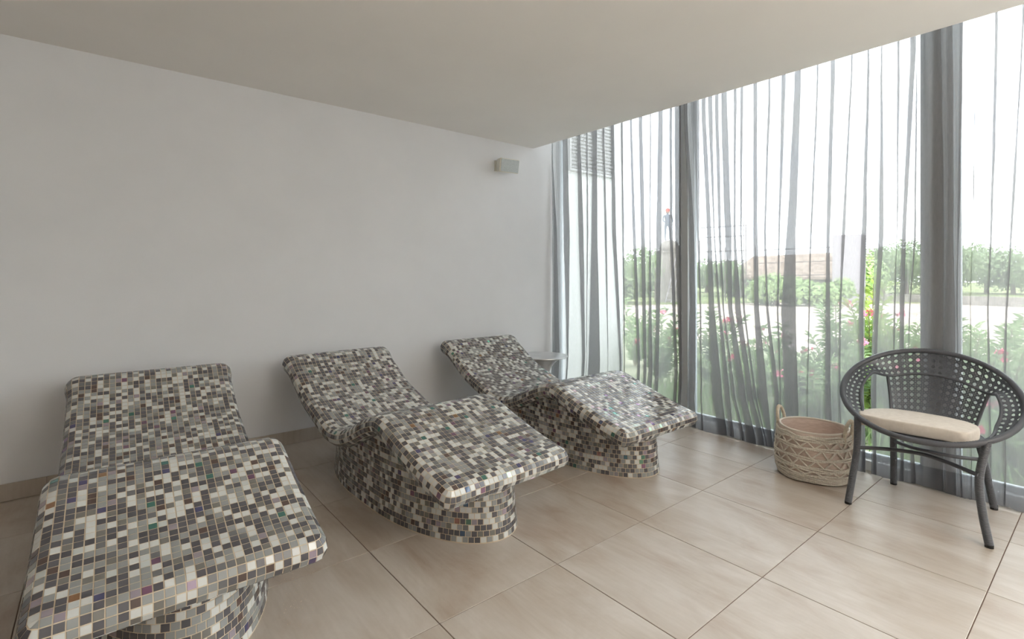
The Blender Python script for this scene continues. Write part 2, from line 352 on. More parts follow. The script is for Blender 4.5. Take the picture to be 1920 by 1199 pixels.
for k in range(5):
    y = -2.47-.115*k; FB.append([(2.6, y, y-.012-.012*(k % 3)), (1.3, y+.012, y-.006-.01*(k % 2)), (.03, y-.01, y-.02)])
curtain('grey sheer curtain hanging behind the rattan chair and over the broad post', FB, lin((.03, -1.745), (.49, -1.731), (1.05, -1.743), (2.8, -1.778)), lin((.03, -3.1), (2.8, -3.1)), 8)
# curtain rail up in the pocket
tag(MB().box((2.875, -4.0, 3.13), (2.897, 1.14, 3.158)).obj('curtain_rail', M_FRAME), 'curtain rail hidden in the ceiling pocket', 'curtain rail')

# ------------------------------------------------------------------ heated mosaic loungers
PAL = [('mosaic_white', (.64, .65, .63), 0), ('mosaic_light_grey', (.29, .30, .295), 0), ('mosaic_mid_grey', (.16, .16, .165), 0), ('mosaic_charcoal', (.092, .088, .098), 0),
       ('mosaic_taupe', (.19, .18, .165), 0), ('mosaic_brown', (.10, .068, .06), 0), ('mosaic_blue', (.05, .07, .14), 420), ('mosaic_teal', (.06, .13, .13), 330),
       ('mosaic_plum', (.13, .07, .12), 520), ('mosaic_pearl_grey', (.28, .28, .30), 390), ('mosaic_pearl_white', (.62, .61, .62), 470), ('mosaic_amber', (.22, .13, .06), 250),
       ('mosaic_slate', (.108, .105, .116), 0)]
PW = np.array([.235, .235, .075, .22, .055, .025, .009, .008, .008, .03, .035, .004, .12]); PW /= PW.sum()
MM = []
for n, c, film in PAL:
    m = mat(n, c, .13, 0, .65)
    if film:
        p = m.node_tree.nodes['Principled BSDF']; p.inputs['Thin Film Thickness'].default_value = film; p.inputs['Thin Film IOR'].default_value = 2.1
        p.inputs['Specular IOR Level'].default_value = .95; p.inputs['Roughness'].default_value = .07
    MM.append(m)
M_MGROUT = noise_mat('cream_grout', (.56, .46, .34), (.66, .56, .43), .9, (14, 14, 14), 3, .2, .2)
R0 = .05; R = .05; WD = .80; AW = WD/2-R
MID = [(.04, .314), (.2, .352), (.37, .405), (.5, .452), (.59, .483), (.655, .484), (.77, .443), (.9, .378), (1.03, .325), (1.14, .303), (1.26, .308), (1.43, .366), (1.6, .430), (1.76, .527), (1.85, .583), (1.905, .617), (1.94, .628)]
mc = catmull(MID, 14)
def curve_data():
    P = mc; T = np.gradient(P, axis=0); T /= np.linalg.norm(T, axis=1)[:, None]
    for _ in range(3): T[1:-1] = (T[:-2]+T[1:-1]+T[2:])/3
    T /= np.linalg.norm(T, axis=1)[:, None]
    Nn = np.stack([-T[:, 1], T[:, 0]], 1)
    top = P+R*Nn; s = np.concatenate([[0], np.cumsum(np.linalg.norm(np.diff(top, axis=0), axis=1))])
    return P, T, Nn, s
cP, cT, cN, cS = curve_data(); LTOP = cS[-1]
def ev(b):
    f = lambda A: np.array([np.interp(b, cS, A[:, 0]), np.interp(b, cS, A[:, 1])])
    t = f(cT); t /= np.linalg.norm(t); n = np.array([-t[1], t[0]])
    return f(cP), t, n
def Rb(b): x = max(0, min(1, (b-(LTOP-.13))/.10)); return R+.012*x*x*(3-2*x)
def under_z(y): return float(np.interp(y, cP[:, 0], cP[:, 1]))
def surf(a, b, oa, ob, phi, lift=0):
    """a across, b along (arc length), (oa, ob) outward direction in the plane of the slab, phi elevation on the rounded edge"""
    p, t, n = ev(b); r = Rb(b)+lift
    c, s_ = math.cos(phi)*r, math.sin(phi)*r
    yz = p+t*(ob*c)+n*s_
    return np.array([a+oa*c, yz[0], yz[1]])
TILES = []           # list of (4 corners, outward normal, square?)
def quad_tile(c4, nrm, sq):
    TILES.append((np.array(c4), np.array(nrm), sq))
nc = 26; nr = int(round(LTOP/.027)); da = 2*AW/nc; db = LTOP/nr
for i in range(nc):
    for j in range(nr):
        a0, a1, b0, b1 = -AW+i*da, -AW+(i+1)*da, j*db, (j+1)*db
        c4 = [surf(a, b_, 0, 0, PI/2) for a, b_ in ((a0, b0), (a1, b0), (a1, b1), (a0, b1))]
        _, _, n = ev((b0+b1)/2); quad_tile(c4, (0, n[0], n[1]), True)
for i in range(nc):
    for j in range(nr):
        if 4 <= i < nc-4 and j > 5: continue
        a0, a1, b0, b1 = -AW+i*da, -AW+(i+1)*da, j*db, (j+1)*db
        c4 = [surf(a, b_, 0, 0, -PI/2) for a, b_ in ((a1, b0), (a0, b0), (a0, b1), (a1, b1))]
        _, _, n = ev((b0+b1)/2); quad_tile(c4, (0, -n[0], -n[1]), False)
phis = [PI/2-k*PI/6 for k in range(0, 7)]
def band(c0, c1, p0, p1):
    # c0, c1: (a, b, oa, ob)
    q = [surf(*c0, p1), surf(*c1, p1), surf(*c1, p0), surf(*c0, p0)]
    pm = (p0+p1)/2; p, t, n = ev((c0[1]+c1[1])/2); oa, ob = (c0[2]+c1[2])/2, (c0[3]+c1[3])/2; l = math.hypot(oa, ob) or 1; oa /= l; ob /= l
    yz = t*ob*math.cos(pm)+n*math.sin(pm); quad_tile(q, (oa*math.cos(pm), yz[0], yz[1]), False)
for k in range(6):
    p0, p1 = phis[k], phis[k+1]
    for j in range(nr):
        for sx in (-1, 1):
            c0, c1 = (sx*AW, j*db, sx, 0), (sx*AW, (j+1)*db, sx, 0)
            if sx > 0: band(c0, c1, p0, p1)
            else: band(c1, c0, p0, p1)
    for i in range(nc):
        a0, a1 = -AW+i*da, -AW+(i+1)*da
        band((a0, 0, 0, -1), (a1, 0, 0, -1), p0, p1); band((a1, LTOP, 0, 1), (a0, LTOP, 0, 1), p0, p1)
    rr = R*math.cos((p0+p1)/2); ncor = 3 if rr > .03 else 2
    for sx in (-1, 1):
        for e in (0, 1):
            for q in range(ncor):
                t0, t1 = q*PI/2/ncor, (q+1)*PI/2/ncor; sb = -1 if e == 0 else 1
                c0 = (sx*AW, e*LTOP, sx*math.cos(t0), sb*math.sin(t0)); c1 = (sx*AW, e*LTOP, sx*math.cos(t1), sb*math.sin(t1))
                if sx*sb > 0: band(c0, c1, p0, p1)
                else: band(c1, c0, p0, p1)
# pedestal: oval wall that flares to the floor
def oval(n_=220):
    out = []; b0, af, ab, y0, y1 = .315, .65, .71, .74, .96
    for k in range(n_):
        a = 2*PI*k/n_; s_, c = math.sin(a), math.cos(a)
        out.append((b0*c, (y1+ab*s_) if s_ >= 0 else (y0+af*s_)))
    P = np.array(out)
    # resample evenly by arc length
    Q = np.vstack([P, P[:1]]); s_ = np.concatenate([[0], np.cumsum(np.linalg.norm(np.diff(Q, axis=0), axis=1))])
    t = np.linspace(0, s_[-1], n_, endpoint=False); return np.stack([np.interp(t, s_, Q[:, 0]), np.interp(t, s_, Q[:, 1])], 1), s_[-1]
OV, OL = oval(440)
OT = np.roll(OV, -1, 0)-np.roll(OV, 1, 0); OT /= np.linalg.norm(OT, axis=1)[:, None]; ON = np.stack([OT[:, 1], -OT[:, 0]], 1)
def ped(u, z, lift=0):
    i = (u % 1)*len(OV); i0 = int(i) % len(OV); i1 = (i0+1) % len(OV); f = i-int(i)
    p = OV[i0]*(1-f)+OV[i1]*f; n = ON[i0]*(1-f)+ON[i1]*f; n /= np.linalg.norm(n)
    fl_ = .018*max(0, 1-z/.24)**1.6
    q = p+n*(fl_+lift); return np.array([q[0], q[1], z]), n
npu = int(round(OL/.0272)); ntile_slab = len(TILES)
for j in range(18):
    z0, z1 = .004+j*.0268, .004+(j+1)*.0268
    for i in range(npu):
        sh = .5*(j % 2); u0, u1 = (i+sh)/npu, (i+1+sh)/npu
        pc, n = ped((u0+u1)/2, (z0+z1)/2)
        lim = under_z(pc[1])-R*.92 if abs(pc[0]) < WD/2 else 9
        if z1 > lim+.018: continue
        quad_tile([ped(u0, z0)[0], ped(u1, z0)[0], ped(u1, z1)[0], ped(u0, z1)[0]], (n[0], n[1], 0), False)
# grout bodies
def slab_mesh():
    mb = MB(); nb = nr; rows = []
    for jb in range(nb+1):
        b_ = LTOP*jb/nb; ring = []
        for i in range(9): ring.append(surf(-AW+2*AW*i/8, b_, 0, 0, PI/2))
        for k in range(1, 6): ring.append(surf(AW, b_, 1, 0, PI/2-k*PI/6))
        for i in range(9): ring.append(surf(AW-2*AW*i/8, b_, 0, 0, -PI/2))
        for k in range(1, 6): ring.append(surf(-AW, b_, -1, 0, -PI/2+k*PI/6))
        rows.append(ring)
    G = np.array(rows); Gc = np.concatenate([G, G[:, :1]], 1); mb.grid(Gc)
    for e, b_ in ((0, 0), (1, LTOP)):    # rounded ends
        sb = -1 if e == 0 else 1; strip = []
        cols = [(-AW, -math.cos(t), math.sin(t)) for t in np.linspace(0, PI/2, 4)]+[(-AW+2*AW*i/8, 0, 1) for i in range(1, 8)]+[(AW, math.sin(t), math.cos(t)) for t in np.linspace(0, PI/2, 4)]
        for a, oa, ob in cols: strip.append([surf(a, b_, oa, sb*ob, PI/2-k*PI/6) for k in range(7)])
        mb.grid(strip)
    return mb
SLAB = slab_mesh().mesh('shell', M_MGROUT)
def ped_mesh():
    rows = []
    for z in list(np.linspace(0, .24, 9))+[None]:
        r_ = []
        for k in range(120):
            p, n = ped(k/120, .3 if z is None else z)
            if z is None: p[2] = max(.245, under_z(p[1])-.02)
            r_.append(p)
        r_.append(r_[0]); rows.append(r_)
    return MB().grid(rows)
PED = ped_mesh().mesh('pedestal', M_MGROUT, True)
def tile_geo(c4, n, rg, thick=.0009, g=.0018):
    """a glass chip: raised top with chamfered sides, slightly out of true"""
    c4 = np.asarray(c4); c = c4.mean(0); e = c4-c; d = np.linalg.norm(e, axis=1)[:, None]
    g = min(g, .07*d.mean()); inner = c4-e/d*g*1.414; top = c+(inner-c)*.955
    j = rg.normal(0, .00016, 4)[:, None]; tl = rg.normal(0, 1, 3); tl = tl-n*(tl@n)
    tilt = (top-c)@tl*.018
    base = inner-n*.001; topv = top+n*(thick+.0004)+n*tilt[:, None]+n*j*.4
    return np.vstack([base, topv]), [(0, 1, 5, 4), (1, 2, 6, 5), (2, 3, 7, 6), (3, 0, 4, 7), (4, 5, 6, 7)]
SQ = {}
def square_mesh(ci):
    if ci not in SQ:
        h = .0135; c4 = [(-h, -h, 0), (h, -h, 0), (h, h, 0), (-h, h, 0)]
        v, f = tile_geo(c4, np.array((0, 0, 1.)), np.random.default_rng(5))
        SQ[ci] = MB().add(v, f).mesh('mosaic_tile', MM[ci])
    return SQ[ci]
LOUNGE = [(-.733, -1.020, rad(-.97), 'mosaic tiled heated lounger nearest the viewer, cut off by the lower left corner'),
          (.557, -.969, rad(2.98), 'mosaic tiled heated lounger in the middle of the row of three'),
          (1.765, -.971, rad(-.5), 'mosaic tiled heated lounger farthest along the wall, next to the curtains')]

fw = np.array([.6226, .7825, 0]); rt = np.array([.7825, -.6226, 0]); cp = np.array(CAMP)
for li, (x, y, a, lb) in enumerate(LOUNGE):
    root = thing('heated_lounger', lb, 'lounger', (x, y, 0), a, 'three mosaic loungers along the white wall')
    for nm, me in (('shell', SLAB), ('pedestal', PED)):
        o = bpy.data.objects.new(nm, me); COL.objects.link(o); o.parent = root
    rg = np.random.default_rng(100+li); ca, sa = math.cos(a), math.sin(a)
    cen = np.array([t[0].mean(0) for t in TILES]); nor = np.array([t[1] for t in TILES], float)
    Wp = np.stack([x+cen[:, 0]*ca-cen[:, 1]*sa, y+cen[:, 0]*sa+cen[:, 1]*ca, cen[:, 2]], 1)
    Wn = np.stack([nor[:, 0]*ca-nor[:, 1]*sa, nor[:, 0]*sa+nor[:, 1]*ca, nor[:, 2]], 1)
    V = Wp-cp; D = V@fw; dist = np.linalg.norm(V, axis=1); cosv = -(V*Wn).sum(1)/dist
    px = 933+937*(V@rt)/D; py = 518-937*V[:, 2]/D
    sc_ = cosv/dist**2; sc_[(D < .1) | (px < 8) | (px > 1912) | (py > 1190)] = -1; sc_[ntile_slab:] *= .25
    top300 = set(np.argsort(-sc_)[:300].tolist())
    cols = rg.choice(len(PAL), len(TILES), p=PW)
    mb = MB()
    for ti, (c4, n, sq) in enumerate(TILES):
        ci = int(cols[ti])
        if ti in top300:
            c = c4.mean(0); e1 = c4[1]-c4[0]; e2 = c4[3]-c4[0]; w1 = (np.linalg.norm(e1)+np.linalg.norm(c4[2]-c4[3]))/2; w2 = np.linalg.norm(e2)
            if sq:
                X = e1/np.linalg.norm(e1); Z = n/np.linalg.norm(n); Y = np.cross(Z, X)
                tl = rg.normal(0, .016, 2); Z = Z+X*tl[0]+Y*tl[1]; Z /= np.linalg.norm(Z); X = X-Z*(X@Z); X /= np.linalg.norm(X); Y = np.cross(Z, X)
                o = bpy.data.objects.new('mosaic_tile', square_mesh(ci)); COL.objects.link(o); o.parent = root
                o.matrix_local = Matrix(((X[0]*w1/.027, Y[0]*w2/.027, Z[0], c[0]), (X[1]*w1/.027, Y[1]*w2/.027, Z[1], c[1]), (X[2]*w1/.027, Y[2]*w2/.027, Z[2], c[2]), (0, 0, 0, 1)))
            else:
                v, f = tile_geo(c4-c, n, rg); o = MB().add(v, f).obj('mosaic_tile', MM[ci], root); o.location = c
        else:
            v, f = tile_geo(c4, n, rg); mb.add(v, f, ci)
    mb.obj('mosaic_tiles', MM, root, kind='stuff')
# ------------------------------------------------------------------ rattan chair
M_RAT = mat('rattan_slate', (.095, .10, .115), .42, 0, .5)
M_RAT2 = mat('rattan_slate_strands', (.105, .112, .13), .40, 0, .55)
M_FOOT = mat('black_rubber', (.012, .012, .012), .5)
M_CUSH = noise_mat('cream_canvas', (.70, .64, .57), (.76, .70, .63), .9, (40, 40, 40), 2, .03, .2)
ch = thing('rattan_chair', 'round dark grey rattan armchair with an open cane back by the window', 'chair', (2.536, -2.07, 0), rad(8))
RX, RY, ZC, ZA = .322, .372, .625, .19
def ring(a): return np.array([RX*math.cos(a), RY*math.sin(a), ZC+ZA*math.cos(a)-.012*math.sin(a)**2])
def wrapped(P, r, pitch=.0065, sides=10):
    """a tube bound with cane: the radius ripples once per turn"""
    P = np.asarray(P, float); s_ = np.concatenate([[0], np.cumsum(np.linalg.norm(np.diff(P, axis=0), axis=1))])
    n = int(s_[-1]/pitch)*2; t = np.linspace(0, s_[-1], n+1)
    Q = np.stack([np.interp(t, s_, P[:, k]) for k in range(3)], 1); rr = np.where(np.arange(n+1) % 2 == 0, r, r*.90)
    return Q, rr
P = np.array([ring(a) for a in np.linspace(0, 2*PI, 161)]); Q, rr = wrapped(P, .0150, .012)
MB().tube(Q[:-1], rr[:-1], 10, closed=True).obj('rim', M_RAT, ch, autos=50)
def sm(x): x = max(0, min(1, x)); return x*x*(3-2*x)
def inner(a):
    c = math.cos(a)
    back = sm((math.cos(a+.12)-.35)/.5); side = sm((c+.92)/.6)
    dr = .012+(.072)*side-.03*back; dz = .004+.034*side+.092*back
    return np.array([(RX-dr)*math.cos(a), (RY-dr)*math.sin(a), ZC+ZA*c-dz])
def band_s(a, v):
    o, i = ring(a), inner(a); p = o+(i-o)*v
    out = np.array([math.cos(a), math.sin(a), -.5]); return p+out*.012*math.sin(v*PI)
P = np.array([inner(a) for a in np.linspace(0, 2*PI, 161)]); Q, rr = wrapped(P, .008, .008)
MB().tube(Q[:-1], rr[:-1], 8, closed=True).obj('inner_rim', M_RAT, ch, autos=50)
def ribbon(mb, pts, nrm, w_, th=.0016, lift=0):
    pts = np.asarray(pts); nrm = np.asarray(nrm); T = np.gradient(pts, axis=0); T /= np.linalg.norm(T, axis=1)[:, None]+1e-9
    S = np.cross(T, nrm); S /= np.linalg.norm(S, axis=1)[:, None]+1e-9; c = pts+nrm*lift
    ring_ = np.stack([c-S*w_/2-nrm*th/2, c+S*w_/2-nrm*th/2, c+S*w_/2*.7+nrm*th/2, c-S*w_/2*.7+nrm*th/2], 1)
    n = len(pts); fs = [(k*4+j, k*4+(j+1) % 4, (k+1)*4+(j+1) % 4, (k+1)*4+j) for k in range(n-1) for j in range(4)]
    mb.add(ring_.reshape(-1, 3), fs)
def cane(S, nu, nv, pitch, closed=False, du=.13, wf=.18):
    """six-way cane weave on a surface S(u, v), u in 0..nu, v in 0..nv"""
    mb = MB(); e = 1e-3
    def pn(u, v):
        p = S(u, v); a = S(u+e, v)-S(u-e, v); b = S(u, v+e)-S(u, v-e); n = np.cross(a, b); l = np.linalg.norm(n); return p, n/(l+1e-12)
    def line(us, vs, w_, lift):
        q = [pn(u, v) for u, v in zip(us, vs)]
        if len(q) > 1: ribbon(mb, [x[0] for x in q], [x[1] for x in q], w_, lift=lift)
    w_ = pitch*wf
    for j in range(nv+1):
        for d in (-du, du):
            v = j+d
            if 0 <= v <= nv: n = nu*3+1; line(np.linspace(0, nu, n), np.full(n, v), w_, 0)
    for i in range(nu+(0 if closed else 1)):
        for d in (-du, du):
            u = i+d
            if closed or 0 <= u <= nu: n = nv*3+1; line(np.full(n, u), np.linspace(0, nv, n), w_, .0013)
    for k in range(-nv-1, nu+nv+1):
        c = k+.5
        for sgn in (1, -1):    # u - c = sgn * v
            vv = np.linspace(0, nv, nv*3+1); uu = c+vv if sgn > 0 else c-vv
            if not closed: m_ = (uu >= 0) & (uu <= nu); uu, vv = uu[m_], vv[m_]
            elif c < 0 or c >= nu: continue
            if len(uu) > 1: line(uu, vv, w_, .0026)
    return mb
NU = 66
cane(lambda u, v: band_s(-u/NU*2*PI, v/4.), NU, 4, .030, closed=True, wf=.22).obj('band_weave', M_RAT2, ch, kind='stuff')
# back panel
A0, A1 = rad(-52), rad(36)
def panel_s(u, v):
    t = u/14.; f = v/7.; top = inner(A0+(A1-A0)*t); bot = np.array([.150+.028*math.sin(t*PI), -.195+.355*t, .445])
    p = bot+(top-bot)*f; p[0] += .02*math.sin(f*PI); return p
cane(panel_s, 14, 7, .029).obj('back_weave', M_RAT2, ch, kind='stuff')
for t in (0, 14):
    P = np.array([panel_s(t, v) for v in np.linspace(0, 7, 20)]); Q, rr = wrapped(P, .0085, .008); MB().tube(Q, rr, 8).obj('back_frame', M_RAT, ch, autos=50)
P = np.array([panel_s(u, 0) for u in np.linspace(0, 14, 20)]); Q, rr = wrapped(P, .0085, .008); MB().tube(Q, rr, 8).obj('back_frame', M_RAT, ch, autos=50)
# seat: woven disc inside the front rim
def seat_rows():
    G = []
    for k in range(49):
        a = 2*PI*k/48; e = np.array([-.075+.215*math.cos(a), -.005+.222*math.sin(a)])
        e[0] = max(e[0], -.275)
        G.append([np.array([-.05+(e[0]+.05)*t, -.01+(e[1]+.01)*t, .438-.004*math.cos(t*60)*.3]) for t in np.linspace(0.01, 1, 12)]+[np.array([e[0], e[1], .425])])
    return G
MB().grid(seat_rows()).obj('seat', M_RAT, ch)
P = [(-.075+.215*math.cos(a), -.005+.222*math.sin(a), .430) for a in np.linspace(0, 2*PI, 81)]; P = [(max(p[0], -.278), p[1], p[2]) for p in P]
Q, rr = wrapped(P, .011, .008); MB().tube(Q[:-1], rr[:-1], 8, closed=True).obj('seat_frame', M_RAT, ch, autos=50)
# front apron just under the rim
inv = Matrix.Rotation(-rad(8), 3, 'Z')
def W2L(x, y, z): v = inv @ Vector((x-2.536, y+2.07, 0)); return np.array([v.x, v.y, z])
legs = {'fl': ['fl', (2.30, -1.822, .30), (2.285, -1.806, .15), (2.27, -1.79, .012)],
        'fr': ['fr', (2.295, -2.312, .30), (2.275, -2.325, .15), (2.258, -2.350, .012)],
        'bl': [(2.68, -1.895, .425), (2.735, -1.882, .28), (2.765, -1.877, .14), (2.785, -1.872, .012)],
        'br': [(2.66, -2.25, .425), (2.725, -2.272, .28), (2.765, -2.287, .14), (2.805, -2.302, .012)]}
for k, L_ in legs.items():
    Pl = catmull([ring(rad(133 if p == 'fl' else -141)) if isinstance(p, str) else W2L(*p) for p in L_], 10); Q, rr = wrapped(Pl, .0175, .0065)
    lg = MB().tube(Q, rr, 12).obj('leg', M_RAT, ch, autos=50)
    e = W2L(*L_[-1]); MB().lathe([(.0165, -.0118), (.0165, .001)], tuple(e), 14).obj('foot_cap', M_FOOT, lg)
for A_, B_, m_ in (((2.292, -1.818, .315), (2.283, -2.312, .315), (2.40, -2.07, .325)), ((2.735, -1.882, .275), (2.73, -2.272, .275), (2.63, -2.08, .285))):
    Pm = catmull([W2L(*A_), (W2L(*A_)+W2L(*m_))/2+np.array([.25, 0, 0])*(m_[0]-A_[0])*.9, W2L(*m_), (W2L(*B_)+W2L(*m_))/2+np.array([.25, 0, 0])*(m_[0]-B_[0])*.9, W2L(*B_)], 10)
    Q, rr = wrapped(Pm, .0105, .0065); MB().tube(Q, rr, 10).obj('stretcher', M_RAT, ch, autos=50)
# cushion lies on the seat: its own thing
def cushion():
    out = [(2.295, -1.835), (2.36, -1.815), (2.43, -1.825), (2.50, -1.858), (2.565, -1.93), (2.59, -2.03), (2.585, -2.13), (2.555, -2.215), (2.525, -2.262), (2.46, -2.292), (2.36, -2.285), (2.30, -2.262), (2.288, -2.18), (2.276, -2.05), (2.28, -1.93)]
    P = catmull(out+[out[0]], 6)[:-1]; c = P.mean(0); rows = []
    for k, (sc_, z) in enumerate([(.0, .0005), (.5, 0), (.96, 0), (.992, .003), (1, .008), (1.006, .030), (1, .052), (.992, .058), (.975, .0605), (.955, .0605), (.85, .063), (.6, .066), (.3, .067), (.01, .0675)]):
        rows.append([(c[0]+(p[0]-c[0])*sc_, c[1]+(p[1]-c[1])*sc_, z+(.0007*math.sin(q*.35)+.0004*math.sin(q*.9) if 3 < k < 10 else 0)) for q, p in enumerate(P)]+[(c[0]+(P[0][0]-c[0])*sc_, c[1]+(P[0][1]-c[1])*sc_, z)])
    rows = np.array(rows)-np.array([c[0], c[1], 0]); return MB().grid(rows), c
mb, c = cushion(); cu = mb.obj('seat_cushion', M_CUSH, smooth=True); cu.location = (c[0], c[1], .4425)
tag(cu, 'cream canvas cushion lying on the dark rattan chair', 'cushion')

# ------------------------------------------------------------------ rope basket
M_ROPE = noise_mat('natural_rope', (.68, .63, .55), (.82, .77, .69), .9, (90, 90, 90), 3, .3, .2)
M_LIN = noise_mat('blush_liner', (.62, .50, .43), (.72, .60, .53), .9, (30, 30, 200), 3, .3, .2)
M_HANDLE = noise_mat('pale_rope', (.62, .54, .43), (.74, .66, .55), .9, (90, 90, 90), 3, .3, .2)
M_RIMF = mat('cream_binding', (.72, .65, .57), .85)
bk = thing('rope_basket', 'round woven rope basket with two loop handles beside the chair', 'basket', (2.575, -1.512, 0), rad(-12))
def bo(a, z, d=0):
    bulge = .010*math.sin(min(1, max(0, z/.31))*PI)+.004*math.sin(a*3+z*12)-.022*max(0, 1-z/.05)*.6
    return np.array([(.196+bulge+d)*math.cos(a), (.190+bulge+d)*math.sin(a), z])
G = [[bo(a, z) for z in np.linspace(.004, .305, 14)]+[bo(a, .306, -.004)]+[bo(a, z, -.008) for z in np.linspace(.30, .012, 10)]+[np.array([0, 0, .012])] for a in np.linspace(0, 2*PI, 65)]
MB().grid(G).obj('liner', M_LIN, bk, smooth=True)
G = [[bo(a, .003, -.01), np.array([0, 0, .003])] for a in np.linspace(0, 2*PI, 65)]
MB().grid(G).obj('base', M_LIN, bk)
MB().tube([bo(a, .308, -.004) for a in np.linspace(0, 2*PI, 65)[:-1]], .0065, 8, closed=True).obj('rim', M_RIMF, bk, smooth=True)
def rope(mb, P, r=.0042, pitch=.020, closed=False, sides=5):
    P = np.asarray(P, float); s_ = np.concatenate([[0], np.cumsum(np.linalg.norm(np.diff(P, axis=0), axis=1))]); L_ = s_[-1]
    turns = max(1, round(L_/pitch)); n = turns*6; t = np.linspace(0, L_, n+1); Q = np.stack([np.interp(t, s_, P[:, k]) for k in range(3)], 1)
    T = np.gradient(Q, axis=0); T /= np.linalg.norm(T, axis=1)[:, None]; U = np.cross(T, (0, 0, 1.)) if abs(T[:, 2]).mean() < .8 else np.cross(T, (1., 0, 0))
    U /= np.linalg.norm(U, axis=1)[:, None]+1e-9; V_ = np.cross(T, U)
    for ph in (0, PI):
        an = t/L_*turns*2*PI+ph; C_ = Q+r*.62*(np.cos(an)[:, None]*U+np.sin(an)[:, None]*V_)
        if closed: mb.tube(C_[:-1], r*.72, sides, closed=True)
        else: mb.tube(C_, r*.72, sides)
LV = [.288, .279, .270, .261, .222, .213, .160, .151, .104, .095, .086, .058, .049, .040, .031, .022, .013]
for k, z in enumerate(LV):
    mb = MB(); wob = [bo(a, z+.0035*math.sin(a*5+k*1.7)+(.004*math.sin(a*9) if z > .25 else 0), .0085) for a in np.linspace(0, 2*PI, 97)]; wob[-1] = wob[0]
    rope(mb, wob, .0048, .021, True); mb.obj('rope_row', M_ROPE, bk, smooth=True)
for z0, z1, n, off in ((.222, .261, 32, 0), (.161, .212, 30, .5), (.106, .150, 30, 0), (.06, .086, 28, .5)):
    mb = MB()
    P = [bo((k+off)/n*2*PI+.03*random.uniform(-1, 1), z0 if k % 2 else z1, .0065) for k in range(n)]
    P = [P[k]+(P[(k+1) % n]-P[k])*t+np.array([math.cos((k+t+off)/n*2*PI), math.sin((k+t+off)/n*2*PI), 0])*.003*math.sin(t*PI) for k in range(n) for t in (0, .34, .67)]; P.append(P[0])
    rope(mb, P, .0042, .017, True); mb.obj('rope_zigzag', M_ROPE, bk, smooth=True)
for a0 in (PI/2+.12, -PI/2+.12):
    P = []
    for t in np.linspace(0, 1, 30):
        a = a0+.22*math.cos(t*PI)*(1+.12*math.sin(t*PI)); z = .262+.125*math.sin(t*PI)**.8; P.append(bo(a, min(z, .3), .007)*np.array([1, 1, 0])+np.array([0, 0, z])+np.array([math.cos(a0), math.sin(a0), 0])*.012*math.sin(t*PI))
    mb = MB(); rope(mb, P, .0088, .014, sides=6); mb.obj('handle', M_HANDLE, bk, smooth=True)

# ------------------------------------------------------------------ metal side table
M_STEEL = noise_mat('brushed_metal', (.62, .62, .63), (.74, .74, .75), .35, (6, 6, 6), 4, .02, .5)
M_STEEL.node_tree.nodes['Principled BSDF'].inputs['Metallic'].default_value = .7
tb = thing('side_table', 'round grey metal pedestal side table behind the farthest lounger', 'table', (2.488, .862, 0))
MB().lathe([(.232, .455), (.240, .4575), (.243, .462), (.241, .468), (.236, .470), (.08, .4695), (.01, .4695)], seg=48).obj('table_top', M_STEEL, tb, autos=40)
MB().lathe([(.185, .455), (.15, .43), (.115, .40), (.08, .35), (.052, .28), (.040, .21), (.042, .14), (.06, .07), (.10, .03)], seg=32).obj('stem', M_STEEL, tb, smooth=True)
MB().lathe([(.16, 0), (.165, .004), (.16, .012), (.10, .030)], seg=40).obj('base', M_STEEL, tb, autos=40)

# ------------------------------------------------------------------ wall speaker
M_WP = mat('ivory_plastic', (.78, .76, .68), .5)
def grille():
    m = mat('speaker_mesh', (.36, .40, .41), .55); nt = m.node_tree; p = nt.nodes['Principled BSDF']
    tc = N(nt, 'ShaderNodeTexCoord'); vo = N(nt, 'ShaderNodeTexVoronoi'); vo.inputs['Scale'].default_value = 320
    cr = N(nt, 'ShaderNodeValToRGB'); cr.color_ramp.elements[0].position = .25; cr.color_ramp.elements[0].color = (.30, .33, .34, 1); cr.color_ramp.elements[1].color = (.60, .65, .66, 1); cr.color_ramp.elements[1].position = .45
    nt.links.new(tc.outputs['Object'], vo.inputs['Vector']); nt.links.new(vo.outputs['Distance'], cr.inputs[0]); nt.links.new(cr.outputs[0], p.inputs['Base Color']); return m
M_GR = grille()
sp = thing('wall_speaker', 'small ivory loudspeaker with grey grille tilted on the white wall', 'speaker', (2.185, 1.148, 2.345), 0)
Mx = Matrix.Translation((0, -.085, 0)) @ Matrix.Rotation(rad(-7), 4, 'Z') @ Matrix.Rotation(rad(10), 4, 'X')
hw, hh, hd = .112, .068, .055
vs = [(-hw, -hd, -hh), (hw, -hd, -hh), (hw, -hd, hh), (-hw, -hd, hh), (-hw*.8, hd, -hh*.85), (hw*.8, hd, -hh*.85), (hw*.8, hd, hh*.85), (-hw*.8, hd, hh*.85)]
bm = bmesh.new(); bv = [bm.verts.new(Mx @ Vector(v)) for v in vs]
for f in ((0, 1, 2, 3), (5, 4, 7, 6), (4, 0, 3, 7), (1, 5, 6, 2), (3, 2, 6, 7), (4, 5, 1, 0)): bm.faces.new([bv[i] for i in f])
bmesh.ops.bevel(bm, geom=bm.edges[:], offset=.007, segments=3, affect='EDGES')
me = bpy.data.meshes.new('housing'); bm.to_mesh(me); bm.free(); me.materials.append(M_WP)
o = bpy.data.objects.new('housing', me); COL.objects.link(o); o.parent = sp
MB().box((-hw+.012, -hd-.004, -hh+.008), (hw-.010, -hd+.003, hh-.008), M=Mx).obj('grille', M_GR, sp)
MB().box((-.09, -.012, -.05), (-.05, -.0005, .055)).box((-.078, -.05, -.012), (-.058, -.01, .014)).obj('bracket', M_WP, sp)

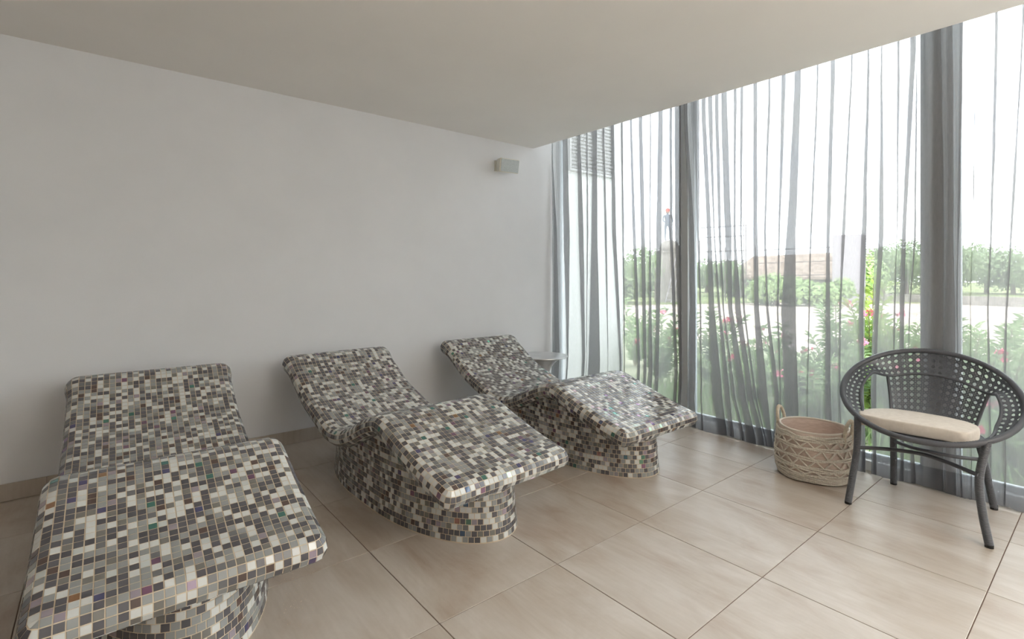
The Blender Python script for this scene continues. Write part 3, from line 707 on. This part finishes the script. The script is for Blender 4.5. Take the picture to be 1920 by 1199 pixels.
# grit and flakes swept against the nearest lounger's foot
def crumbs():
    rg = np.random.default_rng(11); mb = MB()
    for k in range(150):
        a = rg.uniform(0, 1); x = -.40+rg.normal(0, .035)+.10*a; y = -.95+.55*a+rg.normal(0, .03); r = rg.uniform(.0006, .0028)
        v = [(x+r*math.cos(q)*rg.uniform(.6, 1.2), y+r*math.sin(q)*rg.uniform(.6, 1.2), .0003) for q in (0, 1.6, 3.1, 4.7)]+[(x, y, .0003+r*.9)]
        mb.add(v, [(0, 1, 4), (1, 2, 4), (2, 3, 4), (3, 0, 4), (3, 2, 1, 0)])
    return mb
tag(crumbs().obj('crumbs', mat('plaster_grit', (.62, .52, .42), .9), kind='stuff'), 'pale grit scattered on the floor beside the nearest lounger foot', 'grit')
# ------------------------------------------------------------------ outside
def bear(px, D):    # a spot D metres ahead on the bearing that far from the view's middle
    t = (px-933)/937.; return (-.959+D*(.6226+.7825*t), -2.743+D*(.7825-.6226*t))
M_EARTH = noise_mat('planting_soil', (.19, .21, .13), (.30, .30, .21), .95, (2, 2, 2), 6, .3, .1)
M_SAND = noise_mat('pale_sand', (.34, .29, .24), (.44, .38, .33), .95, (.5, .5, .5), 6, .1, .1)
M_GRASSG = noise_mat('scrub_ground', (.12, .17, .06), (.26, .27, .13), .95, (.4, .4, .4), 6, .3, .1)
def slab_poly(name, pts, z0, z1, m, lb):
    n = len(pts); vs = [(x, y, z0) for x, y in pts]+[(x, y, z1) for x, y in pts]
    fs = [tuple(range(n))[::-1], tuple(range(n, 2*n))]+[(i, (i+1) % n, n+(i+1) % n, n+i) for i in range(n)]
    return struct(MB().add(vs, fs).obj(name, m), lb, 'ground')
slab_poly('ground', [(3.1, -30), (120, -60), (120, 90), (-20, 90), (-20, 1.6), (3.1, 1.35)], -.6, -.16, M_SAND, 'pale sandy ground beyond the planting')
slab_poly('planting_ground', [(3.1, -12), (9.2, -12), (8.4, -4), (9.0, 3), (7.6, 9), (3.1, 9)], -.3, -.11, M_EARTH, 'dark planted bed right outside the glass')
slab_poly('scrub_ground', [bear(300, 26), bear(1100, 24), bear(1500, 27), bear(2100, 24), bear(2600, 30), bear(2600, 110), bear(300, 110)], -.2, -.12, M_GRASSG, 'green scrubby ground far beyond the sand')
# neighbouring white wall with a louvred vent
M_EXT = noise_mat('white_render', (.66, .66, .65), (.70, .70, .69), .8, (2, 2, 2), 4, .03, .2)
struct(MB().box((3.1, 1.20, -.5), (4.20, 1.42, 5.2)).obj('wall_outside', M_EXT), 'white rendered outside wall seen through the first curtain', 'wall')
vent = thing('louvre_vent', 'white louvred vent high on the outside wall', 'vent', (3.60, 1.20, 0))
M_VENT = mat('vent_white', (.40, .40, .40), .5)
MB().box((-.40, -.03, 2.46), (-.375, -.0005, 3.6)).box((.375, -.03, 2.46), (.40, -.0005, 3.6)).box((-.375, -.03, 2.46), (.375, -.0005, 2.485)).box((-.375, -.004, 2.485), (.375, -.0005, 3.6)).obj('frame', M_VENT, vent)
for k in range(26):
    Mv = Matrix.Translation((0, -.016, 2.505+k*.042)) @ Matrix.Rotation(rad(35), 4, 'X'); MB().box((-.375, -.017, -.002), (.375, .017, .002), M=Mv).obj('slat', M_VENT, vent)
# oleander shrubs
def leaf_mat(n, c1, c2):
    m = noise_mat(n, c1, c2, .55, (3, 3, 3), 3, 0, .35); nt = m.node_tree; p = nt.nodes['Principled BSDF']
    tr = N(nt, 'ShaderNodeBsdfTranslucent'); mx = N(nt, 'ShaderNodeMixShader'); mx.inputs[0].default_value = .35
    src = p.inputs['Base Color'].links[0].from_socket; nt.links.new(src, tr.inputs[0]); out = nt.nodes['Material Output']
    nt.links.new(p.outputs[0], mx.inputs[1]); nt.links.new(tr.outputs[0], mx.inputs[2]); nt.links.new(mx.outputs[0], out.inputs[0]); return m
M_OL = leaf_mat('oleander_leaf', (.17, .28, .11), (.36, .47, .23))
M_OL2 = leaf_mat('yellow_green_leaf', (.22, .36, .07), (.40, .48, .14))
M_STEM = mat('green_stem', (.20, .17, .09), .8)
M_PINK = mat('pink_petal', (.85, .10, .22), .6); M_PINK2 = mat('deep_pink_petal', (.9, .2, .35), .6)
def oleander(x, y, h, spread, lb, nfl, seed, m=None, nst=13):
    rg = np.random.default_rng(seed); root = thing('oleander_shrub', lb, 'shrub', (x, y, -.12), 0, 'oleander shrubs outside the glass')
    st, lf = MB(), MB(); tips = []
    for k in range(nst):
        a = rg.uniform(0, 6.28); lean = rg.uniform(.1, 1)*spread; hh_ = h*rg.uniform(.6, 1.0)*(1-.25*(lean/spread)**2)
        P = [np.array([.15*spread*math.cos(a)*t+lean*math.cos(a)*t**1.6, .15*spread*math.sin(a)*t+lean*math.sin(a)*t**1.6, hh_*t]) for t in np.linspace(0, 1, 7)]
        st.tube(P, np.linspace(.009, .003, 7), 4); tips.append(P[-1])
        for q in range(34):
            t = .15+.85*(q/33.); f = t*6; i = min(5, int(f)); p = P[i]+(P[i+1]-P[i])*(f-i)
            for s_ in range(3):
                b = rg.uniform(0, 6.28); up = rg.uniform(.1, .9); d = np.array([math.cos(b)*math.cos(up), math.sin(b)*math.cos(up), math.sin(up)]); L_ = rg.uniform(.08, .15)
                sd = np.cross(d, rg.normal(0, 1, 3)); sd /= np.linalg.norm(sd); wd = L_*.11; up_ = np.array([0, 0, -.15*L_])
                lf.add([p, p+d*L_*.45+sd*wd, p+d*L_+up_, p+d*L_*.45-sd*wd], [(0, 1, 2, 3)])
    st.obj('stems', M_STEM, root); lf.obj('foliage', m or M_OL, root, kind='stuff')
    for k in range(nfl):
        p = tips[k % len(tips)]+rg.normal(0, .04, 3); mb = MB()
        if k >= len(tips)//2: p = p*np.array([1.1, 1.1, rg.uniform(.35, .9)])
        for j in range(6):
            c = p+rg.normal(0, .02, 3); nn = rg.normal(0, 1, 3); nn /= np.linalg.norm(nn); u = np.cross(nn, (0, 0, 1.)); u /= np.linalg.norm(u)+1e-9; w_ = np.cross(nn, u)
            for q in range(5):
                b = q*2*PI/5; d = u*math.cos(b)+w_*math.sin(b); e = -u*math.sin(b)+w_*math.cos(b)
                mb.add([c, c+d*.014+e*.009+nn*.004, c+d*.022, c+d*.014-e*.009+nn*.004], [(0, 1, 2, 3)])
        mb.obj('flower', M_PINK if k % 2 else M_PINK2, root)
    return root
def at_x(px, X):
    t = (px-933)/937.; D = (X+.959)/(.6226+.7825*t); return X, -2.743+D*(.7825-.6226*t)
sh = [(1190, 5.4, 1.05, .55, 'behind the first curtain next to the white outside wall', 4), (1240, 4.6, .95, .5, 'just left of the slim grey post', 5),
      (1330, 4.9, 1.0, .6, 'just right of the slim grey post', 6), (1400, 4.2, .75, .5, 'behind the bunched curtain folds', 5),
      (1480, 4.6, .92, .6, 'behind the wide flat fold left of the basket', 5), (1545, 4.1, .80, .5, 'straight above the basket', 4),
      (1570, 5.6, 1.15, .5, 'tall and feathery behind the basket', 3), (1632, 4.7, 1.42, .22, 'tall yellow-green one in the gap between two curtains', 3),
      (1690, 4.5, 1.05, .5, 'left of the broad post behind the chair', 4), (1700, 6.0, 1.1, .6, 'farther off, left of the broad post', 3),
      (1800, 4.3, .95, .45, 'right of the broad post above the chair back', 4), (1880, 4.6, 1.05, .5, 'at the right edge above the chair arm', 6),
      (1920, 4.0, .55, .45, 'low one at the right edge beside the chair arm', 6), (1840, 5.8, 1.15, .6, 'farther off, right of the broad post', 4),
      (1960, 5.2, 1.0, .6, 'mostly outside the right edge of the picture', 3)]
for k, (px, X, h, s_, lb, nf) in enumerate(sh):
    x, y = at_x(px, X); oleander(x, y, h, s_, 'oleander shrub with pink flowers, '+lb if k != 7 else 'tall slim yellow-green oleander in the gap between two curtains', nf, 40+k, M_OL2 if k == 7 else None, 9 if k == 7 else 13)
# low ground cover in the bed
def cover():
    rg = np.random.default_rng(3); mb = MB()
    for k in range(9000):
        x = rg.uniform(3.4, 7.6); y = rg.uniform(-5, .80); L_ = rg.uniform(.08, .26); b = rg.uniform(0, 6.28); up = rg.uniform(.5, 1.4)
        d = np.array([math.cos(b)*math.cos(up), math.sin(b)*math.cos(up), math.sin(up)]); sd = np.array([-math.sin(b), math.cos(b), 0]); p = np.array([x, y, -.11])
        mb.add([p-sd*.008, p+sd*.008, p+d*L_+sd*.004, p+d*L_-sd*.003], [(0, 1, 2, 3)])
    return mb
tag(cover().obj('ground_cover', M_OL, kind='stuff'), 'low green undergrowth between the oleanders', 'undergrowth')
# trees on the horizon
M_TREE = leaf_mat('tree_leaf', (.16, .24, .11), (.29, .37, .19)); M_TREE2 = leaf_mat('bright_tree_leaf', (.24, .36, .13), (.40, .52, .23)); M_BARK = mat('bark', (.12, .09, .07), .9)
def tree(px, D, h, r, lb, seed, m):
    rg = np.random.default_rng(seed); x, y = bear(px, D); root = thing('tree', lb, 'tree', (x, y, -.15), 0, 'trees on the horizon')
    MB().tube([(0, 0, 0), (.1, .05, h*.3), (-.05, .1, h*.6)], [.16, .12, .07], 6).obj('trunk', M_BARK, root)
    mb = MB(); blobs = [(rg.normal(0, r*.45), rg.normal(0, r*.45), h*rg.uniform(.35, .8), r*rg.uniform(.35, .6)) for _ in range(11)]
    for bx, by, bz, br in blobs:
        for k in range(260):
            d = rg.normal(0, 1, 3); d /= np.linalg.norm(d); p = np.array([bx, by, bz])+d*br*rg.uniform(.75, 1.05); p[2] = max(p[2], .1); s_ = rg.uniform(.08, .2)
            u = rg.normal(0, 1, 3); u /= np.linalg.norm(u); w_ = np.cross(u, d)
            mb.add([p-u*s_, p-w_*s_*.6, p+u*s_, p+w_*s_*.6], [(0, 1, 2, 3)])
    mb.obj('crown', m, root, kind='stuff')
tr = [(1172, 26, 2.5, 1.6, 'green tree beside the white outside wall', 0), (1205, 34, 2.9, 2.2, 'green tree left of the stone hut', 0), (1245, 40, 2.9, 2.0, 'dark tree behind the stone hut', 0),
      (1325, 42, 2.3, 1.9, 'tree just right of the slim post', 0), (1372, 34, 2.2, 1.6, 'low tree among the thin masts', 0), (1455, 24, 1.25, 1.1, 'bright green bush before the brown roof', 1),
      (1518, 42, 2.9, .9, 'tree at the middle of the brown roof', 0), (1545, 24, 1.0, 1.0, 'bright green bush left of the pale wall panel', 1), (1655, 34, 3.6, 2.2, 'tall tree just right of the curtain gap', 0),
      (1700, 36, 3.8, 2.5, 'tallest tree left of the broad post', 0), (1745, 38, 4.0, 2.4, 'tree hidden mostly by the broad post', 0), (1800, 38, 3.9, 2.5, 'tree just right of the broad post', 0),
      (1850, 40, 3.9, 2.6, 'wide tree in the right pane', 0), (1900, 38, 3.6, 2.5, 'tree near the right edge', 0), (1950, 38, 3.5, 2.5, 'tree cut by the right edge', 0), (1625, 30, 2.3, 1.3, 'small tree showing in the curtain gap', 1)]
for k, (px, D, h, r, lb, b) in enumerate(tr): tree(px, D, h, r, lb, 60+k, M_TREE2 if b else M_TREE)
# brown thatched roof hut
M_THATCH = noise_mat('brown_thatch', (.20, .15, .12), (.33, .26, .21), .95, (3, 3, 3), 4, .3, .1); M_STONE = noise_mat('grey_stone', (.22, .20, .18), (.32, .29, .26), .9, (3, 3, 3), 4, .3, .1)
x, y = bear(1485, 33); hut = thing('thatched_hut', 'long low hut with a brown thatched roof far beyond the sand', 'hut', (x, y, -.15), HEAD-PI/2-rad(28))
MB().box((-3.4, -1.2, 0), (3.4, 1.2, 1.5)).obj('wall', M_STONE, hut)
MB().add([(-4, -1.7, 1.35), (4, -1.7, 1.35), (4, 1.7, 1.35), (-4, 1.7, 1.35), (-2.3, 0, 2.75), (2.9, 0, 2.95), (-4, -1.7, 1.2), (4, -1.7, 1.2), (4, 1.7, 1.2), (-4, 1.7, 1.2)],
         [(0, 1, 5, 4), (1, 2, 5), (2, 3, 4, 5), (3, 0, 4), (6, 7, 1, 0), (7, 8, 2, 1), (8, 9, 3, 2), (9, 6, 0, 3), (9, 8, 7, 6)]).obj('roof', M_THATCH, hut)
# pale wall panel under construction with steel bars
M_PANEL = mat('pale_concrete', (.34, .31, .33), .8); M_IRON = mat('rusty_steel', (.07, .05, .05), .7)
x, y = bear(1592, 27); pn_ = thing('building_shell', 'pale unfinished wall with steel bars sticking out, left of the curtain gap', 'building', (x, y, -.15), HEAD-PI/2-rad(28))
MB().box((-.75, -.1, 0), (.55, .1, 3.65)).obj('wall', M_PANEL, pn_)
MB().box((.55, -.05, 0), (.72, .05, 3.6)).obj('column', M_PANEL, pn_)
for k in range(13): MB().tube([(.6, 0, 2.0+k*.14), (1.18, -.02, 2.0+k*.14)], .013, 4).obj('steel_bar', M_IRON, pn_)
for k in range(3): MB().tube([(-4.6+k*.1, 0, 2.9-k*.75), (-.75, 0, 3.0-k*.75)], .018, 4).obj('rail', M_IRON, pn_)
MB().tube([(-4.5, 0, 0), (-4.5, 0, 3.1)], .03, 5).obj('post', M_IRON, pn_)
# thin masts and rails
x, y = bear(1394, 27); ms = thing('scaffold', 'thin scaffold of masts and rails right of the slim post', 'scaffold', (x, y, -.15), HEAD-PI/2-rad(25))
for dx, hh_ in ((-2.2, 3.4), (-.9, 3.0), (0, 4.8), (.12, 4.2)): MB().tube([(dx, 0, 0), (dx, 0, hh_)], .022, 5).obj('mast', M_IRON, ms)
for z in (2.2, 2.75, 3.55, 4.1): MB().tube([(-2.2, 0, z), (.15, 0, z+.05)], .02, 5).obj('rail', M_IRON, ms)
# stone hut with a worker in a red helmet standing on it
x, y = bear(1248, 27); sh_ = thing('stone_hut', 'small square stone hut under the standing worker', 'hut', (x, y, -.15), HEAD-PI/2)
MB().box((-.45, -.5, 0), (.95, .5, 2.66)).box((-.5, -.55, 2.66), (1.0, .55, 2.76)).obj('wall', M_STONE, sh_)
MB().lathe([(.52, 2.76), (.50, 3.02), (.38, 3.26), (.18, 3.34), (.01, 3.34)], (.2, 0, 0), 14).obj('dome', M_STONE, sh_, smooth=True)
ld = thing('ladder', 'pale ladder leaning against the stone hut', 'ladder', (x-.5, y-.45, -.15), HEAD-PI/2)
for dx in (0, .3): MB().tube([(dx-.25, -.35, 0), (dx+.55, .0, 2.9)], .03, 4).obj('rail', M_PANEL, ld)
for k in range(9): t = (k+.5)/9; MB().tube([(-.25+.8*t, -.35+.35*t, 2.9*t), (.05+.8*t, -.35+.35*t, 2.9*t)], .02, 4).obj('rung', M_PANEL, ld)
def worker():
    root = thing('person', 'distant worker in grey clothes and a red helmet standing on the stone hut', 'person', (x+.08, y-.06, 3.17), HEAD-PI/2)
    J = {0: ((0, 0, .88), .13), 1: ((0, 0, 1.08), .12), 2: ((0, 0, 1.30), .15), 3: ((0, 0, 1.44), .055), 4: ((0, -.01, 1.56), .085), 5: ((0, -.01, 1.64), .08),
         6: ((-.10, 0, .84), .085), 7: ((-.12, -.02, .46), .06), 8: ((-.12, .01, .07), .042), 9: ((-.12, -.13, .03), .035), 10: ((.10, 0, .84), .085), 11: ((.13, -.03, .46), .06), 12: ((.14, .01, .07), .042), 13: ((.15, -.13, .03), .035),
         14: ((-.20, 0, 1.36), .055), 15: ((-.27, -.03, 1.10), .042), 16: ((-.18, -.20, .98), .034), 17: ((-.12, -.27, .98), .03), 18: ((.20, 0, 1.36), .055), 19: ((.27, -.03, 1.10), .042), 20: ((.2, -.2, 1.0), .034), 21: ((.14, -.27, 1.0), .03)}
    E = [(0, 1), (1, 2), (2, 3), (3, 4), (4, 5), (0, 6), (6, 7), (7, 8), (8, 9), (0, 10), (10, 11), (11, 12), (12, 13), (2, 14), (14, 15), (15, 16), (16, 17), (2, 18), (18, 19), (19, 20), (20, 21)]
    me = bpy.data.meshes.new('body'); me.from_pydata([J[k][0] for k in sorted(J)], E, []); me.materials.append(mat('grey_overalls', (.12, .14, .18), .8))
    o = bpy.data.objects.new('body', me); COL.objects.link(o); o.parent = root
    md = o.modifiers.new('skin', 'SKIN'); sv = me.skin_vertices[0].data
    for k in sorted(J): sv[k].radius = (J[k][1], J[k][1]*.85)
    sv[0].use_root = True; md2 = o.modifiers.new('sub', 'SUBSURF'); md2.levels = 2; md2.render_levels = 2
    MB().lathe([(.125, 1.60), (.12, 1.625), (.11, 1.69), (.08, 1.745), (.03, 1.77), (.005, 1.772)], (0, -.012, 0), 16).obj('helmet', mat('red_helmet', (.75, .06, .04), .4), root, smooth=True)
    MB().lathe([(.088, 1.50), (.092, 1.56), (.085, 1.61)], (0, -.016, 0), 14).obj('face', mat('skin_tone', (.35, .2, .14), .6), root, smooth=True)
worker()
# low masonry edge and far sand wall
tag(MB().box((-.1, -9, 0), (.1, 9, .45)).obj('garden_wall', M_STONE), 'low pale garden wall far behind the sand', 'wall'); gw = bpy.data.objects['garden_wall']; gx, gy = bear(1850, 24); gw.location = (gx, gy, -.17); gw.rotation_euler = (0, 0, HEAD-rad(62))
